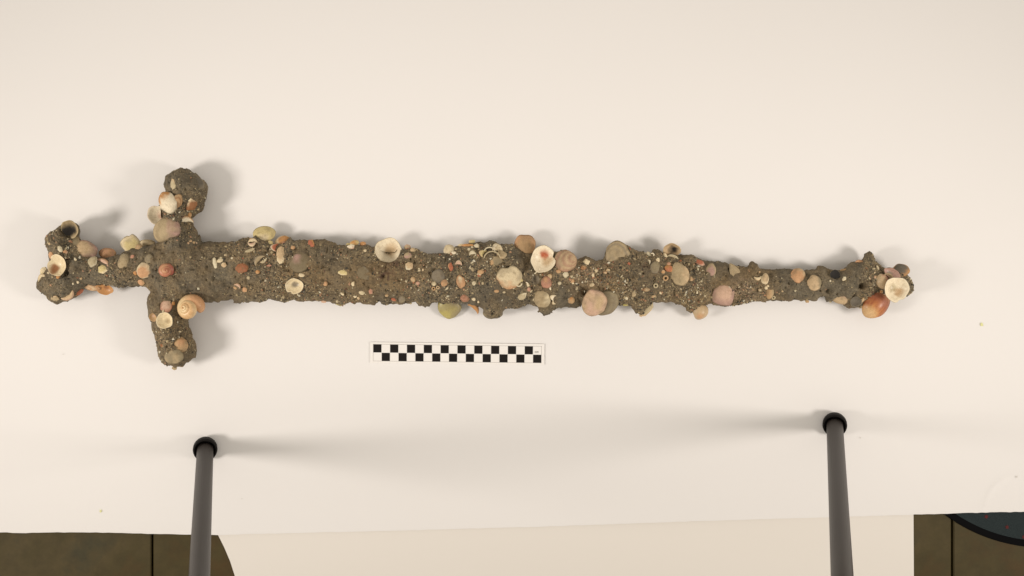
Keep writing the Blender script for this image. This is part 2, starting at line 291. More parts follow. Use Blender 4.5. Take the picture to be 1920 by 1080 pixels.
# bivalves: out = hollow down, in = hollow up.  px py w h rot c1 c2 pattern + options; rot turns the hinge from 'up' anticlockwise
B = [
 ('in', 130, 430, 32, 31, -30, 'gr', 'cy', 'e', dict(cin='gt', cp='dk', pr=4.6, po=(-.18, -.16), cv=.5, lift=-3, tl=(-.30, -.38), label='grey shell cup with a dark hollow on top of the pommel')),  # dark bowl patch: shadow and mud painted into the colour
 ('out', 158, 469.6, 36, 42, 55, 'bg', 'li', 'e', dict(rd=2.5, cv=.2, label='flat peach shell with a lilac edge beside the pommel')),
 ('out', 138, 454, 20, 22, 20, 'ol', 'gt', 'e', dict(cv=.2)),
 ('out', 202, 475, 22, 34, 70, 'pe', 'pk', 'b', dict(cv=.3, tl=(-.05, .25))),
 ('out', 172.5, 493, 17, 24, -35, 'gw', 'wh', 'e', dict(cv=.35)),
 ('in', 105.5, 497, 33, 36, -160, 'cr', 'br', 'p', dict(cin='cr', cp='br', po=(-.2, -.18), pr=1.8, cv=.36, gloss=1, label='cream shell cup with brown shade painted inside, on the pommel')),  # brown patch paints the shade at the lower left of the bowl
 ('out', 232.5, 493, 22, 35, 172, 'gt', 'ol', 'e', dict(cv=.3, label='grey cream oval shell standing on the grip')),
 ('out', 244.5, 453, 30, 38, -140, 'cy', 'cr', 'e', dict(cv=.16, rd=3.0, lift=3, tl=(0, .1), label='pale yellow angular shell on the upper edge of the grip')),
 ('out', 275.5, 454.5, 15, 30, 85, 'gt', 'cr', 'u', dict(cv=.35, tl=(0, .25))),
 ('out', 261, 465.6, 14, 16, 30, 'tn', 'gt', 'b', {}),
 ('out', 280, 486.6, 16, 18, 0, 'ol', 'gr', 'b', dict(cv=.22)),
 ('out', 271, 506.6, 26, 29, 150, 'pe', 'cr', 'e', dict(cv=.25, label='peach shell with a cream rim where grip meets crossguard')),
 ('in', 195, 543, 22, 30, -100, 'or', 'cr', 'e', dict(cin='or', cp='br', cv=.34, tl=(.1, -.5), z=.022, gloss=1, label='orange brown cup shell hanging below the grip')),
 ('out', 172, 538.5, 15, 30, 75, 'pe', 'cr', 'b', dict(cv=.35, tl=(0, -.4), z=.022)),
 ('out', 315.5, 380, 31, 42, 40, 'ow', 'or', 's', dict(sa=140, cv=.34, lift=5, rd=2.2, label='cream shell with orange rays on the upper crossguard arm')),
 ('out', 333, 376.6, 17, 25, 165, 'tn', 'br', 'b', dict(cv=.35)),
 ('in', 295, 403, 34, 36, -115, 'wh', 'lp', 'e', dict(cin='ow', cp='lp', pr=1.8, cv=.42, lift=5, gloss=1, label='pinkish white cup shell open side up beside the upper crossguard arm')),
 ('out', 312.7, 431.6, 50, 41, 8, 'gt', 'li', 's', dict(cv=.3, rd=2.5, label='large grey cream shell at the root of the upper crossguard arm')),
 ('out', 374, 345, 17, 22, 20, 'dg', 'gr', 'e', dict(cv=.12)),
 ('out', 453.7, 502.8, 23, 18, 10, 'br', 'ro', 'r', dict(cv=.3)),
 ('out', 311.6, 574.8, 20, 24, -15, 'lp', 'pk', 'e', dict(cv=.35)),
 ('in', 287, 595, 14, 15, 0, 'tn', 'pe', 'e', dict(cin='tn', cp='lp', cv=.3)),
 ('in', 307.7, 601, 29, 27, -120, 'cr', 'ow', 'e', dict(cin='cr', cp='gt', cv=.42, lift=3, label='small cream cup shell open side up on the lower crossguard arm')),
 ('out', 338.6, 648, 26, 25, 0, 'tn', 'pe', 'u', dict(cv=.35, label='round tan shell near the end of the lower crossguard arm')),
 ('out', 497, 435.5, 40, 29, 180, 'cy', 'cr', 'u', dict(cv=.25, lift=4, tl=(0, .1), label='pale yellow fan shell standing on the upper edge of the blade near the crossguard')),
 ('out', 529, 453, 22, 27, -60, 'or', 'cr', 'e', dict(cv=.3, lift=4)),
 ('out', 562, 492.6, 37, 34, 30, 'bd', 'li', 'u', dict(cv=.16, lift=-1.5, label='flat grey shell sunk into the blade crust')),
 ('in', 551.5, 537, 32, 26, 10, 'cr', 'ow', 'e', dict(cin='cr', cp='gr', po=(.02, .12), pr=1.3, cv=.36, gloss=1, label='small cream cup shell with a grey hollow low on the blade')),
 ('in', 728, 470, 48, 44, -20, 'ow', 'cy', 'e', dict(cin='ow', cp='bg', po=(.1, .05), pr=2.0, cv=.30, lift=5, label='large cream cup shell open side up on the upper edge of the blade')),  # tan bowl patch: yellowish pigment, enlarged to paint in depth shading
 ('out', 678.5, 519, 35, 35, 0, 'bd', 'gr', 'e', dict(cv=.12, k=.15)),
 ('out', 822, 518, 25, 23, 60, 'gr', 'dg', 'e', dict(cv=.2)),
 ('out', 833, 530, 12, 13, 160, 'pe', 'tn', 'u', {}),
 ('out', 843, 471, 21, 26, 30, 'cr', 'ow', 'e', dict(cv=.3, lift=2)),
 ('out', 864, 529, 16, 23, 10, 'pe', 'cr', 'u', dict(cv=.4)),
 ('out', 872, 558, 17, 17, 40, 'pk', 'br', 'b', dict(cv=.4)),
 ('out', 843, 575, 41, 42, 180, 'yg', 'ol', 'p', dict(cv=.2, z=.0115, tl=(0, -.05), gloss=1, label='yellow green shell sticking out below the blade')),
 ('out', 955, 520, 46, 42, 190, 'cr', 'pe', 's', dict(sa=250, cv=.28, lift=3, label='large cream shell with pink streaks in the middle of the blade')),
 ('out', 984, 461, 38, 40, 175, 'tn', 'pe', 'e', dict(cv=.28, lift=5, rd=2.4, label='pinkish tan fan shell on the upper edge of the blade')),
 ('in', 1018.5, 485.6, 42, 47, 160, 'ow', 'cr', 'e', dict(cin='ow', cp='bg', po=(.15, -.02), pr=2.0, patch='rp', cv=.33, lift=7, gloss=1, label='white rimmed cup shell with a red orange patch inside')),  # tan patch paints depth shading into the bowl; the red patch is pigment
 ('out', 1024.5, 530, 19, 21, 10, 'pk', 'pe', 'u', dict(cv=.4)),
 ('out', 1016.5, 561, 28, 32, 30, 'gt', 'cr', 's', dict(cv=.25, lift=2)),
 ('out', 1059, 490.5, 40, 41, -75, 'bg', 'mv', 'b', dict(cv=.42, lift=3, label='rounded shell with mauve growth bands beside the cup shell')),
 ('out', 1071, 562.6, 14, 13, 0, 'tn', 'or', 'u', dict(cv=.4)),
 ('out', 1159, 477, 46, 43, 130, 'gt', 'gr', 'b', dict(cv=.10, k=.2, lift=1, label='flat grey shell with concentric rings on a bulge of the blade')),
 ('out', 1137, 567, 40, 49, 150, 'ol', 'gr', 'b', dict(cv=.22, z=.030, label='grey ridged shell tucked behind the large peach shell')),
 ('out', 1114.5, 567.5, 42, 48, 160, 'lp', 'bg', 'p', dict(cv=.26, rd=2.4, z=.037, label='large peach shell overhanging the lower edge of the blade')),
 ('out', 1229, 502, 19, 22, -10, 'ol', 'gr', 'e', dict(cv=.2)),
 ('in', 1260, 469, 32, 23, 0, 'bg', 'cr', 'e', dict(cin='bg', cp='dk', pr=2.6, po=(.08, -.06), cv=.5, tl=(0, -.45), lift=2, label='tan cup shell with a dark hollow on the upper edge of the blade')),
 ('out', 1274, 515, 34, 42, 20, 'gt', 'bg', 's', dict(cv=.22, rd=1.7, lift=2, label='tan triangular shell in the crust of the narrowing blade')),
 ('out', 1333, 507, 18, 26, 170, 'li', 'gt', 'e', dict(cv=.22, rd=1.8)),
 ('out', 1378, 511, 19, 32, 25, 'gt', 'ol', 'r', dict(cv=.15, rd=1.7, rib=9, label='ribbed grey fan shell on the narrowing blade')),
 ('out', 1356, 553, 37, 38, -10, 'lp', 'li', 'e', dict(cv=.32, rd=2.9, lift=2, label='squarish pink shell with lilac edges low on the blade')),
 ('out', 1314, 586, 30, 28, 160, 'bg', 'pe', 'u', dict(cv=.42, z=.018, gloss=1, label='glossy peach shell hanging below the blade')),
 ('out', 1434, 524, 14, 20, -10, 'bg', 'cr', 'e', dict(cv=.35)),
 ('out', 1443, 549, 15, 21, 170, 'tn', 'gt', 's', dict(cv=.3)),
 ('out', 1496, 518, 28, 30, -35, 'pe', 'bg', 's', dict(sa=45, cv=.36, label='orange peach shell near the blade tip')),
 ('out', 1526.7, 531, 26, 27, 10, 'bg', 'ol', 's', dict(cv=.36, label='grey cream shell next to the orange peach shell near the tip')),
 ('out', 1581.5, 561, 20, 41, 85, 'bg', 'lp', 'e', dict(cv=.45, tl=(0, -.3), z=.024)),
 ('out', 1641.5, 568, 46, 56, 143, 'rb', 'bg', 'q', dict(cv=.36, z=.024, gloss=1, label='large glossy red brown clam shell below the tip')),
 ('in', 1682, 543, 42, 43, 45, 'ow', 'wh', 'e', dict(cin='ow', cp='gw', patch='tn', cv=.36, z=.046, gloss=1, label='large white cup shell open side up at the tip')),
 ('out', 1654, 528, 22, 26, 10, 'bg', 'pk', 's', dict(sa=20, cv=.4, lift=4, gloss=1)),
 ('in', 1666.5, 522, 16, 20, 40, 'li', 'pk', 'e', dict(cin='gt', cp='gr', cv=.3, lift=2)),
 ('in', 1674, 513.5, 17, 31, 60, 'lp', 'pk', 'e', dict(cin='li', cp='gr', cv=.35, lift=3, gloss=1, label='narrow pink shell cup at the tip')),
 ('out', 1688, 508, 34, 24, 15, 'dg', 'or', 'e', dict(cv=.3, lift=0)),
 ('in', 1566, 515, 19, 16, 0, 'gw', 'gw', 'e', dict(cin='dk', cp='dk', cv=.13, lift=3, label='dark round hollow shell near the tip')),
 ('out', 932, 490, 20, 19, 200, 'ol', 'gt', 'e', dict(cv=.2)),
 ('in', 1004, 524, 15, 19, 30, 'gt', 'ol', 'e', dict(cin='gr', cp='dg', pr=.6, cv=.4)),
 ('out', 326, 668, 32, 28, 0, 'gt', 'ol', 'p', dict(cv=.2)),
 ('out', 924, 586, 34, 24, 0, 'dg', 'ol', 'p', dict(cv=.35, z=.018)),
 ('in', 1605, 566, 20, 18, 0, 'gr', 'gw', 'e', dict(cin='dg', cp='dg', cv=.3)),
]
# fragments (f), crescents (c), pebbles (p), rings (o), arcs (a): kind px py w h rot c1 c2

# ------------------------------------------------------------------ encrusted sword: body from its outline
POLY = [(87.9,502),(82,509),(76,513),(70,520),(67,530),(66.5,541),(74.6,550),(80.7,553),(86,560),(93,566.4),(105,570.5),(115,567.5),(127.6,564.4),(142,553),(154,541),(160,534),(176,536),(195,535),(209,537),(221,540),(235.6,537),(247.7,538),(262.6,537.5),(273,539.6),(281.8,547),(274,561),(273.7,573.7),(276.4,593),(281.8,608),(284,620.5),(288,629),(293.5,646),(294.5,667),(298.8,676),(309.4,688.7),(322,687.6),(333,690),(339,687.6),(350,680),(362.7,670.6),(365,659),(361.6,644),(356,625),(347.8,607.8),(352,585),(369,563),(377.6,567),(390,569),(401,567),(418,563),(433,563),(435,568),(445,568),(460,567),(478,567.6),(489,565.7),(503.7,561),(518.5,565.7),(529.6,567.6),(544,563),(559,566.7),(566.7,565.7),(585,564),(600,565),(615,567.6),(629.6,570),(640,573),(649,571),(655,568),(663,570),(673,567),(681.5,570),(691,571),(700,572),(708,565.4),(714,569),(722,572),(730,570),(746.7,571),(763,569),(777,567),(783,574),(793.6,576),(803,575),(808,568),(824,568),(845,570),(865,569),(879.5,571),(893,574),(903,579),(908,586.4),(916,594.6),(926,596.6),(936,593),(940.6,587.4),(946.7,579),(963,580),(979,576),(995.6,571),(1008,577),(1010,586),(1020,591.7),(1032,590.5),(1038,584),(1044,580),(1061,577.4),(1074,576.5),(1083,577.4),(1092.6,572),(1120,573),(1157.4,572.8),(1174,573.7),(1185,573.7),(1190,582),(1193,588),(1204,590),(1212,580),(1226,568),(1235.6,567),(1261.5,567),(1280,573.7),(1287.4,577.4),(1289,585),(1298,587.6),(1306,580),(1318,573),(1339,572),(1358,573.7),(1376,574.3),(1393,571.7),(1410,566),(1426.7,566),(1433,567.5),(1450,564),(1480,566),(1493,563),(1503,565),(1510,565),(1535,565),(1543,556.7),(1551.7,557),(1555,566),(1563,566),(1570,562),(1582,562),(1585,571),(1591.7,578),(1603,577),(1616.7,578),(1626,570),(1640,560),(1668,558),(1690,557),(1700,556.7),(1711.7,553),(1718,543),(1718,535),(1711.7,521.7),(1701.7,513),(1693,505),(1680,500.5),(1665,502.5),(1656.7,496),(1645,489),(1641.7,477),(1635,471),(1627,475),(1620,490),(1605,489.5),(1596.7,495),(1586.7,504),(1575,507),(1566,506),(1556.7,503),(1548,498),(1538,497.5),(1533,503),(1520,506),(1508,505.8),(1495,505),(1481.7,504),(1475,501.7),(1460,503),(1453,505),(1440,505),(1428,501.7),(1423,493),(1415,489),(1409,492),(1406,500),(1395,499),(1383,498),(1369,494),(1350,490),(1337,490),(1322.6,488.5),(1309.6,482),(1300,476),(1291,477.4),(1274.4,477.4),(1262,476),(1250,477),(1243,471),(1235.6,467),(1227,469),(1222,477),(1211.5,472.8),(1195,467),(1176,458),(1159,455.5),(1146,460),(1137,470),(1135,481),(1128,487),(1118.5,487.6),(1109,484),(1100,480),(1089,482),(1079.6,487),(1074,480),(1068,473),(1055.6,469),(1044,471),(1035,473),(1020,475),(1000,474),(985,472),(968,463),(961,457),(946.7,457),(934.5,456),(924,450),(917,450),(908,453),(893.7,452.5),(879.5,454),(867,459),(853,463),(843,470),(832.6,473),(818,475.4),(804,475.4),(789.5,471),(779,465.5),(765,464),(753,466),(735,472),(715,472),(704,464),(687.6,459.5),(668,458),(649,459),(630.6,459),(622.4,454),(612,449.5),(600,449),(581.5,449),(566.7,449),(548,449),(541,445),(533,449),(522,456),(508,454),(490,448),(476,441),(465,444.4),(450,446),(440,450.5),(424,453),(403,454),(390,451),(377,454),(371,443),(362.6,428.5),(358.5,422),(357,410),(362.6,402),(375,396),(380,384),(383,367.4),(385.4,353),(383.5,339),(375,334),(362.6,323.6),(352,316.5),(340,313.5),(330,315.5),(316,321.6),(307,331),(305,343),(307.6,357),(302,372),(297,384),(300,405),(305,425),(300,450),(286,457),(269,461),(252,465),(244,467),(229,473),(215,478),(195,484),(178,480),(163,470),(152,458),(145,452),(143.5,440),(143,422),(134,415),(122,416.5),(108,424),(100,430),(91,434),(81,446),(82.5,452),(84,461),(89,472),(89.5,482),(90,495)]
x0, y0, x1, y1 = 50, 296, 1740, 712
gx, gy = np.meshgrid(np.arange(x0, x1, dtype=float), np.arange(y0, y1, dtype=float))
D = np.full(gx.shape, 70.0)
pp = np.array(POLY); pq = np.roll(pp, -1, 0)
for (ax, ay), (bx, by) in zip(pp, pq):
    i0 = max(int(min(ax, bx) - 66 - x0), 0); i1 = int(max(ax, bx) + 66 - x0); j0 = max(int(min(ay, by) - 66 - y0), 0); j1 = int(max(ay, by) + 66 - y0)
    sx = gx[j0:j1, i0:i1] - ax; sy = gy[j0:j1, i0:i1] - ay; ex, ey = bx - ax, by - ay
    t = np.clip((sx * ex + sy * ey) / (ex * ex + ey * ey + 1e-9), 0, 1)
    D[j0:j1, i0:i1] = np.minimum(D[j0:j1, i0:i1], np.hypot(sx - t * ex, sy - t * ey))
ins = np.zeros(gx.shape, bool)
for (ax, ay), (bx, by) in zip(pp, pq):
    if ay == by: continue
    cr = (gy >= min(ay, by)) & (gy < max(ay, by)); ins ^= cr & (gx < ax + (gy - ay) / (by - ay) * (bx - ax))
S = np.where(ins, D, -D)
S = S + 3.2 * vn(gx / 8, gy / 8, 1) + 2.2 * vn(gx / 3.6, gy / 3.6, 2)
def blur(a, r, it=2):
    for _ in range(it):
        for ax in (0, 1):
            p = np.pad(a, [(r, r) if k == ax else (0, 0) for k in (0, 1)], mode='edge'); cs_ = np.cumsum(p, axis=ax)
            n_ = a.shape[ax]; z_ = np.zeros_like(np.take(cs_, [0], ax)); cs_ = np.concatenate([z_, cs_], ax)
            a = (np.take(cs_, range(2 * r + 1, 2 * r + 1 + n_), ax) - np.take(cs_, range(n_), ax)) / (2 * r + 1)
    return a
XI = lambda a, b: np.interp(gx, a, b)
zmid = XI([60, 300, 420, 900, 1400, 1560, 1720], [2.5, 2.6, 2.2, 2.1, 1.9, 2.0, 2.3]) * .01
arm = np.exp(-((gx - 330) / 75) ** 2); pom = np.exp(-((gx - 105) / 50) ** 2)
tt = XI([60, 420, 900, 1300, 1450, 1560, 1720], [1.7, 1.65, 1.75, 1.55, 1.25, 1.6, 1.7]) * .01 + .005 * arm + .003 * pom
RR = XI([60, 200, 420, 900, 1400, 1720], [36, 30, 40, 44, 34, 36])
u = np.clip(blur(np.clip(S, 0, 70), 3, 2) / RR, 0, 1); u = np.where(S > 0, np.maximum(u, 0), 0)
prof = np.sqrt(np.clip(1 - (1 - u) ** 2.2, 0, 1)) * .72 + .28 * (u * u * (3 - 2 * u))
prof = blur(prof, 2, 1) * np.clip(S / 2.0, 0, 1)
lump = .0034 * vn(gx / 46, gy / 46, 3) + .0042 * vn(gx / 19, gy / 19, 4) + .0025 * vn(gx / 9, gy / 9, 5) - .0045 * np.clip(vn(gx / 6.5, gy / 6.5, 21) - .22, 0, 1) * 2 + .0013 * vn(gx / 3.7, gy / 3.7, 6) + .0008 * vn(gx / 1.9, gy / 1.9, 7)
fade = np.clip(S / 10, 0.15, 1)
gravel = np.clip(.5 + 2.2 * vn(gx / 60, gy / 40, 8) + .8 * vn(gx / 17, gy / 17, 9), 0, 1)
smooth_ = np.exp(-(((gx - 385) / 70) ** 2 + ((gy - 530) / 50) ** 2)) + np.exp(-(((gx - 340) / 40) ** 2 + ((gy - 345) / 30) ** 2)) + .8 * np.exp(-(((gx - 1490) / 60) ** 2 + ((gy - 540) / 40) ** 2))
gravel = gravel * (1 - np.clip(smooth_, 0, .9))
ZT_ = zmid + tt * prof + lump * fade + .0012 * gravel * fade * vn(gx / 2.4, gy / 2.4, 11)
for (hx, hy, hr, hd) in ((1613, 537, 5, .011), (1001, 524, 4, .006), (924, 586, 5, .008), (720, 519, 4, .005), (679.5, 521, 2.5, .004), (1614, 552, 9, .004), (130, 512, 6, .007), (330, 373, 5, .006), (312, 362, 5, .006),
                         (1045, 545, 5, .003), (1098, 548, 6, .005), (985, 500, 9, .004), (995, 489, 8, .004), (700, 505, 5, .003), (600, 500, 5, .002), (377, 346, 5, .003), (1554, 545, 5, .006), (1602, 553, 7, .004), (108, 478, 6, .004), (128, 460, 5, .006), (1278, 480, 5, .004)):
    ZT_ = ZT_ - hd * np.exp(-((gx - hx) ** 2 + (gy - hy) ** 2) / hr ** 2)
ZT0 = ZT_.copy(); ZS = .030
def gpix(px, py, hmap):        # cell of the body grid that stands under photo position px,py
    z = ZS
    for _ in range(4):
        f_ = (1 - z / H) / (1 - ZS / H); gpx, gpy = 960 + (px - 960) * f_, 540 + (py - 540) * f_
        z = hmap[int(np.clip(round(gpy) - y0, 0, hmap.shape[0] - 1)), int(np.clip(round(gpx) - x0, 0, hmap.shape[1] - 1))]
    return gpx, gpy
ZH0 = blur(np.where(S > 0, ZT0, zmid * .8), 5, 2)
for q in B:                    # cup shells lie in hollows of their own; sediment creeps over the margins of the others
    qx, qy = gpix(q[1], q[2], ZH0); rr_ = np.hypot(gx - qx, gy - qy); mn = min(q[3], q[4]); jx, ix = int(qy - y0), int(qx - x0)
    if q[0] == 'in':
        w_ = np.clip((1.25 - (rr_ / (.50 * mn)) ** 2) * 2.5, 0, 1); tgt = blur(ZT0[jx - 12:jx + 13, ix - 12:ix + 13], 3, 1)[12, 12] - .62 * q[9].get('cv', .34) * mn * K
        ZT_ = ZT_ * (1 - w_) + w_ * np.minimum(ZT_, tgt)
    elif S[jx, ix] > 6: ZT_ = ZT_ + .0013 * np.exp(-((rr_ / (.265 * (q[3] + q[4])) - 1.03) / .14) ** 2) * np.clip(.5 + 2.2 * vn(gx / 5, gy / 5, 20), 0, 1)
ZB_ = np.maximum(zmid - (zmid - .0035) * np.sqrt(np.clip(1 - (1 - u) ** 2, 0, 1)) * np.clip(S / 2, 0, 1), .0035) + .0006 * vn(gx / 6, gy / 6, 12) * fade
ZT_ = np.maximum(ZT_, ZB_ + .0004)
# crust colour: grey and brown zones
def zone(cx, cy, rx, ry): return np.exp(-(((gx - cx) / rx) ** 2 + ((gy - cy) / ry) ** 2))
brown = .28 + .75 * zone(690, 515, 150, 45) + .55 * zone(1170, 530, 130, 50) + .65 * zone(1390, 540, 60, 40) + .45 * zone(1330, 560, 60, 25) + .3 * zone(545, 540, 60, 40) + .35 * zone(320, 640, 40, 40) - .35 * zone(880, 530, 60, 60) - .3 * zone(120, 540, 40, 40) - .2 * zone(345, 340, 50, 40) - .25 * zone(1300, 530, 20, 20) + .9 * vn(gx / 30, gy / 30, 13) + .5 * vn(gx / 11, gy / 11, 14)
brown = np.clip(brown, 0, 1)[..., None]
dark = np.clip(.5 + 1.4 * vn(gx / 22, gy / 22, 15) + .9 * vn(gx / 7, gy / 7, 16), 0, 1)[..., None]
CG = A((118, 104, 83)); CBn = A((131, 107, 76)); CD = A((88, 77, 62))
COL = (CG * (1 - brown) + CBn * brown); COL = COL * (1 - .55 * dark) + (.55 * dark) * (CD * (1 - brown * .6) + CBn * .75 * brown * .6)
gvl = (gravel * np.clip(.5 + 1.5 * vn(gx / 13, gy / 13, 23), 0, 1))[..., None] * .5
COL = COL * (1 - gvl) + gvl * A((146, 124, 94))
pinkz = np.clip(zone(1392, 548, 22, 22) + .7 * zone(1100, 515, 35, 22), 0, .55)[..., None] * (vn(gx / 2.2, gy / 2.2, 17) > .05)[..., None]
COL = COL * (1 - pinkz) + pinkz * A((170, 140, 112))
redz = (np.clip(zone(722, 518, 16, 10) + .7 * zone(745, 497, 25, 12) + .6 * zone(1187, 545, 7, 5) + .7 * zone(1393, 549, 9, 6) + .7 * zone(1208, 500, 7, 4), 0, 1) * np.clip(.5 + 3 * vn(gx / 4, gy / 4, 18), 0, 1))[..., None]
COL = COL * (1 - redz * .8) + redz * .8 * A((78, 50, 44))

SB = blur(S, 2, 2); gyv, gxv = np.gradient(SB)
gl = np.hypot(gxv, gyv) + 1e-6
off = np.where(S < 0, -S, 0); sh = np.clip(off, 0, 2)
PX = gx + gxv / gl * sh; PY = gy + gyv / gl * sh
ok = S > -.9
cell = ok[:-1, :-1] & ok[1:, :-1] & ok[:-1, 1:] & ok[1:, 1:]
fz = K * (1 - ZS / H)
ROOT = np.array([P(900, 520)[0], P(900, 520)[1], .0035])
sword = tag(empty('encrusted_sword', tuple(ROOT)), 'long sword thickly crusted with grey brown sand, pebbles and seashells, lying on the white paper', 'sword')
VX = (PX - 960) * fz - ROOT[0]; VY = (540 - PY) * fz - ROOT[1]
VT = np.stack([VX, VY, ZT_ - ROOT[2]], -1).reshape(-1, 3); VB = np.stack([VX, VY, ZB_ - ROOT[2]], -1).reshape(-1, 3)
CF = COL.reshape(-1, 3)
Wd = gx.shape[1]; ids = np.arange(gx.size).reshape(gx.shape)
def region(x, y):              # 0 pommel, 1 grip, 2 crossguard, 3 blade
    r = np.full(x.shape, 3)
    r[(x < 392)] = 2; r[(x < 276)] = 1; r[x < 152] = 0
    return r
reg = region(gx[:-1, :-1], gy[:-1, :-1])
PARTS = {}
for k, nm in enumerate(('pommel', 'grip', 'crossguard', 'blade')):
    cm = cell & (reg == k); jj, ii = np.nonzero(cm)
    a, b, c_, d_ = ids[jj, ii], ids[jj + 1, ii], ids[jj + 1, ii + 1], ids[jj, ii + 1]
    qt = np.stack([a, b, c_, d_], -1); used = np.unique(qt); mp = np.full(gx.size, -1); mp[used] = np.arange(len(used)); nu = len(used)
    ft = mp[qt]; fb = ft[:, ::-1] + nu
    ed = np.concatenate([ft[:, [0, 1]], ft[:, [1, 2]], ft[:, [2, 3]], ft[:, [3, 0]]])
    key = ed.min(1).astype(np.int64) * nu + ed.max(1); un, inv_, cnt = np.unique(key, return_inverse=True, return_counts=True)
    be = ed[cnt[inv_] == 1]
    fs = np.stack([be[:, 1], be[:, 0], be[:, 0] + nu, be[:, 1] + nu], -1)
    PARTS[k] = mesh(nm, np.concatenate([VT[used], VB[used]]), np.concatenate([ft, fb, fs]), CRUST, True, np.concatenate([CF[used], CF[used]]), parent=sword, alpha=np.tile(.35 + .65 * gravel.reshape(-1)[used], 2))

# ------------------------------------------------------------------ shells and stones
hz = np.where(S > 0, ZT_, zmid * .8); hz = np.where(S > 0, ZT0, hz); hb = blur(hz, 7, 2); hs = blur(hz, 3, 1); dY, dX = np.gradient(hb)
def surf(px, py):
    px, py = gpix(px, py, ZH0)
    i = int(np.clip(round(px) - x0, 0, gx.shape[1] - 1)); j = int(np.clip(round(py) - y0, 0, gx.shape[0] - 1))
    return hs[j, i], -dX[j, i] / K, dY[j, i] / K, S[j, i]
def place(name, v, f, col, px, py, rot, nvec, zc, mat, parent, smooth=True, label=None):
    v = np.asarray(v, float) * K; a = math.radians(rot); ca, sa = math.cos(a), math.sin(a)
    v = np.stack([v[:, 0] * ca - v[:, 1] * sa, v[:, 0] * sa + v[:, 1] * ca, v[:, 2]], -1)
    R = np.array(Vector((0, 0, 1)).rotation_difference(Vector(nvec).normalized()).to_matrix()); v = v @ R.T
    o = mesh(name, v, f, mat, smooth, col, parent=parent, loc=tuple(P(px, py, zc) - ROOT))
    if label: o['label'] = label
    return o
def bivalve(w, h, conv, pat, c1, c2, cin, cp, seed, ns=9, nt=30, ribs=0, round_=2.1, sa=0.0, pr=1.0, mud=.5, ex=None, po=(.04, .12)):
    r = random.Random(seed)
    th = np.linspace(0, 2 * math.pi, nt, endpoint=False)
    e = 2 / round_; cx_, sy_ = np.cos(th), np.sin(th)
    ox = np.sign(cx_) * np.abs(cx_) ** e * w / 2; oy = np.sign(sy_) * np.abs(sy_) ** e * h / 2
    bump = 1 + .10 * np.exp(-((th - math.pi / 2) / .30) ** 2) - .05 * np.exp(-((th - math.pi / 2 - .75) / .3) ** 2) - .03 * np.exp(-((th - math.pi / 2 + .75) / .3) ** 2)
    ph = r.uniform(0, 9); wob = 1 + .028 * np.sin(2 * th + ph) + .024 * np.sin(3 * th + 2 * ph) + .014 * np.sin(7 * th + ph * 3) - r.choice((0, .05, .12, .20)) * np.exp(-((th - r.uniform(3.4, 5.9)) / .22) ** 2)
    skew = r.uniform(-.06, .06)
    ox = ox * bump * wob + skew * oy; oy = oy * bump * wob
    U = np.array([skew * h * .44, h / 2 * .86]); c = conv * min(w, h)
    ss = np.array([.06, .18, .32, .46, .60, .72, .83, .92, 1.0])[:ns]
    V, CL = [], []
    c1, c2, cin, cp = map(np.asarray, (c1, c2, cin, cp))
    fr = r.uniform(14, 22); pz = r.uniform(0, 6)
    def zz(x, y, ex=.70 if ex is None else ex):
        rho = (x / (w / 2 * 1.02)) ** 2 + (y / (h / 2 * 1.04)) ** 2
        return c * np.clip(1 - rho, 0, 1) ** ex * (.92 + .30 * y / h)
    def col(s, th_, x, y):
        n_ = vn(x / (w * .16) + seed, y / (h * .16), 3)
        if pat == 'b': m_ = .5 + .5 * np.sin(s * fr + pz + n_ * 1.2); m_ = m_ * m_ * .8
        elif pat == 'r': m_ = np.clip(.15 + 1.5 * vn(th_ * 3.2 + seed, s * 1.5, 7) + n_ * .5, 0, 1)
        elif pat == 'e': m_ = np.clip((s - .62) / .3 + n_ * .6, 0, 1)
        elif pat == 'u': m_ = np.clip((.55 - s) / .35 + n_ * .6, 0, 1)
        elif pat == 'p': m_ = np.clip(.35 + 1.9 * vn(x / (w * .28) + seed * 3, y / (h * .28), 5), 0, 1)
        elif pat == 's': m_ = np.clip((x * math.cos(sa) + y * math.sin(sa)) / (w * .30) - .35 + 1.2 * n_, 0, 1)
        else: m_ = 0 * s + np.clip(n_, 0, .5)
        m_ = np.asarray(m_)[:, None]
        line = (1 - .10 * (.5 + .5 * np.sin(s * 46 + n_ * 2)))[:, None]
        md = np.clip(2.3 * vn(x / 6 + seed * 2, y / 6, 8) + 1.2 * (s - .85), 0, mud)[:, None]
        return (c1 * (1 - m_) + c2 * m_) * line * (1 - md) + md * A((130, 110, 82))
    for s in ss:
        x = U[0] + s * (ox - U[0]); y = U[1] + s * (oy - U[1])
        z = zz(x, y) + c * (.028 if ex is None else .008) * np.sin(s * 40) * s + c * (.05 * np.sin(th * ribs) * s if ribs else 0)
        V.append(np.stack([x, y, z], -1)); CL.append(col(np.full(nt, s), th, x, y))
    V.append(np.array([[U[0], U[1], zz(U[0], U[1])]])); CL.append(c1[None] * .95)
    no = ns * nt + 1
    for s in ss[::-1]:
        x = (U[0] + s * (ox - U[0])) * .955; y = (U[1] + s * (oy - U[1])) * .955
        z = zz(x, y) * .93 - .30 - .03 * c
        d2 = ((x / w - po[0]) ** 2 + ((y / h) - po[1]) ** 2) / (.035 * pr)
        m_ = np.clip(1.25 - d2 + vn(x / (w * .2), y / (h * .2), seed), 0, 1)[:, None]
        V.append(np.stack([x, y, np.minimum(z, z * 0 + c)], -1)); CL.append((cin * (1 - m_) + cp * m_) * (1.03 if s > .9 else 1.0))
    V.append(np.array([[U[0] * .91, U[1] * .91, zz(U[0], U[1]) * .88 - .3]])); CL.append(cin[None])
    F = []
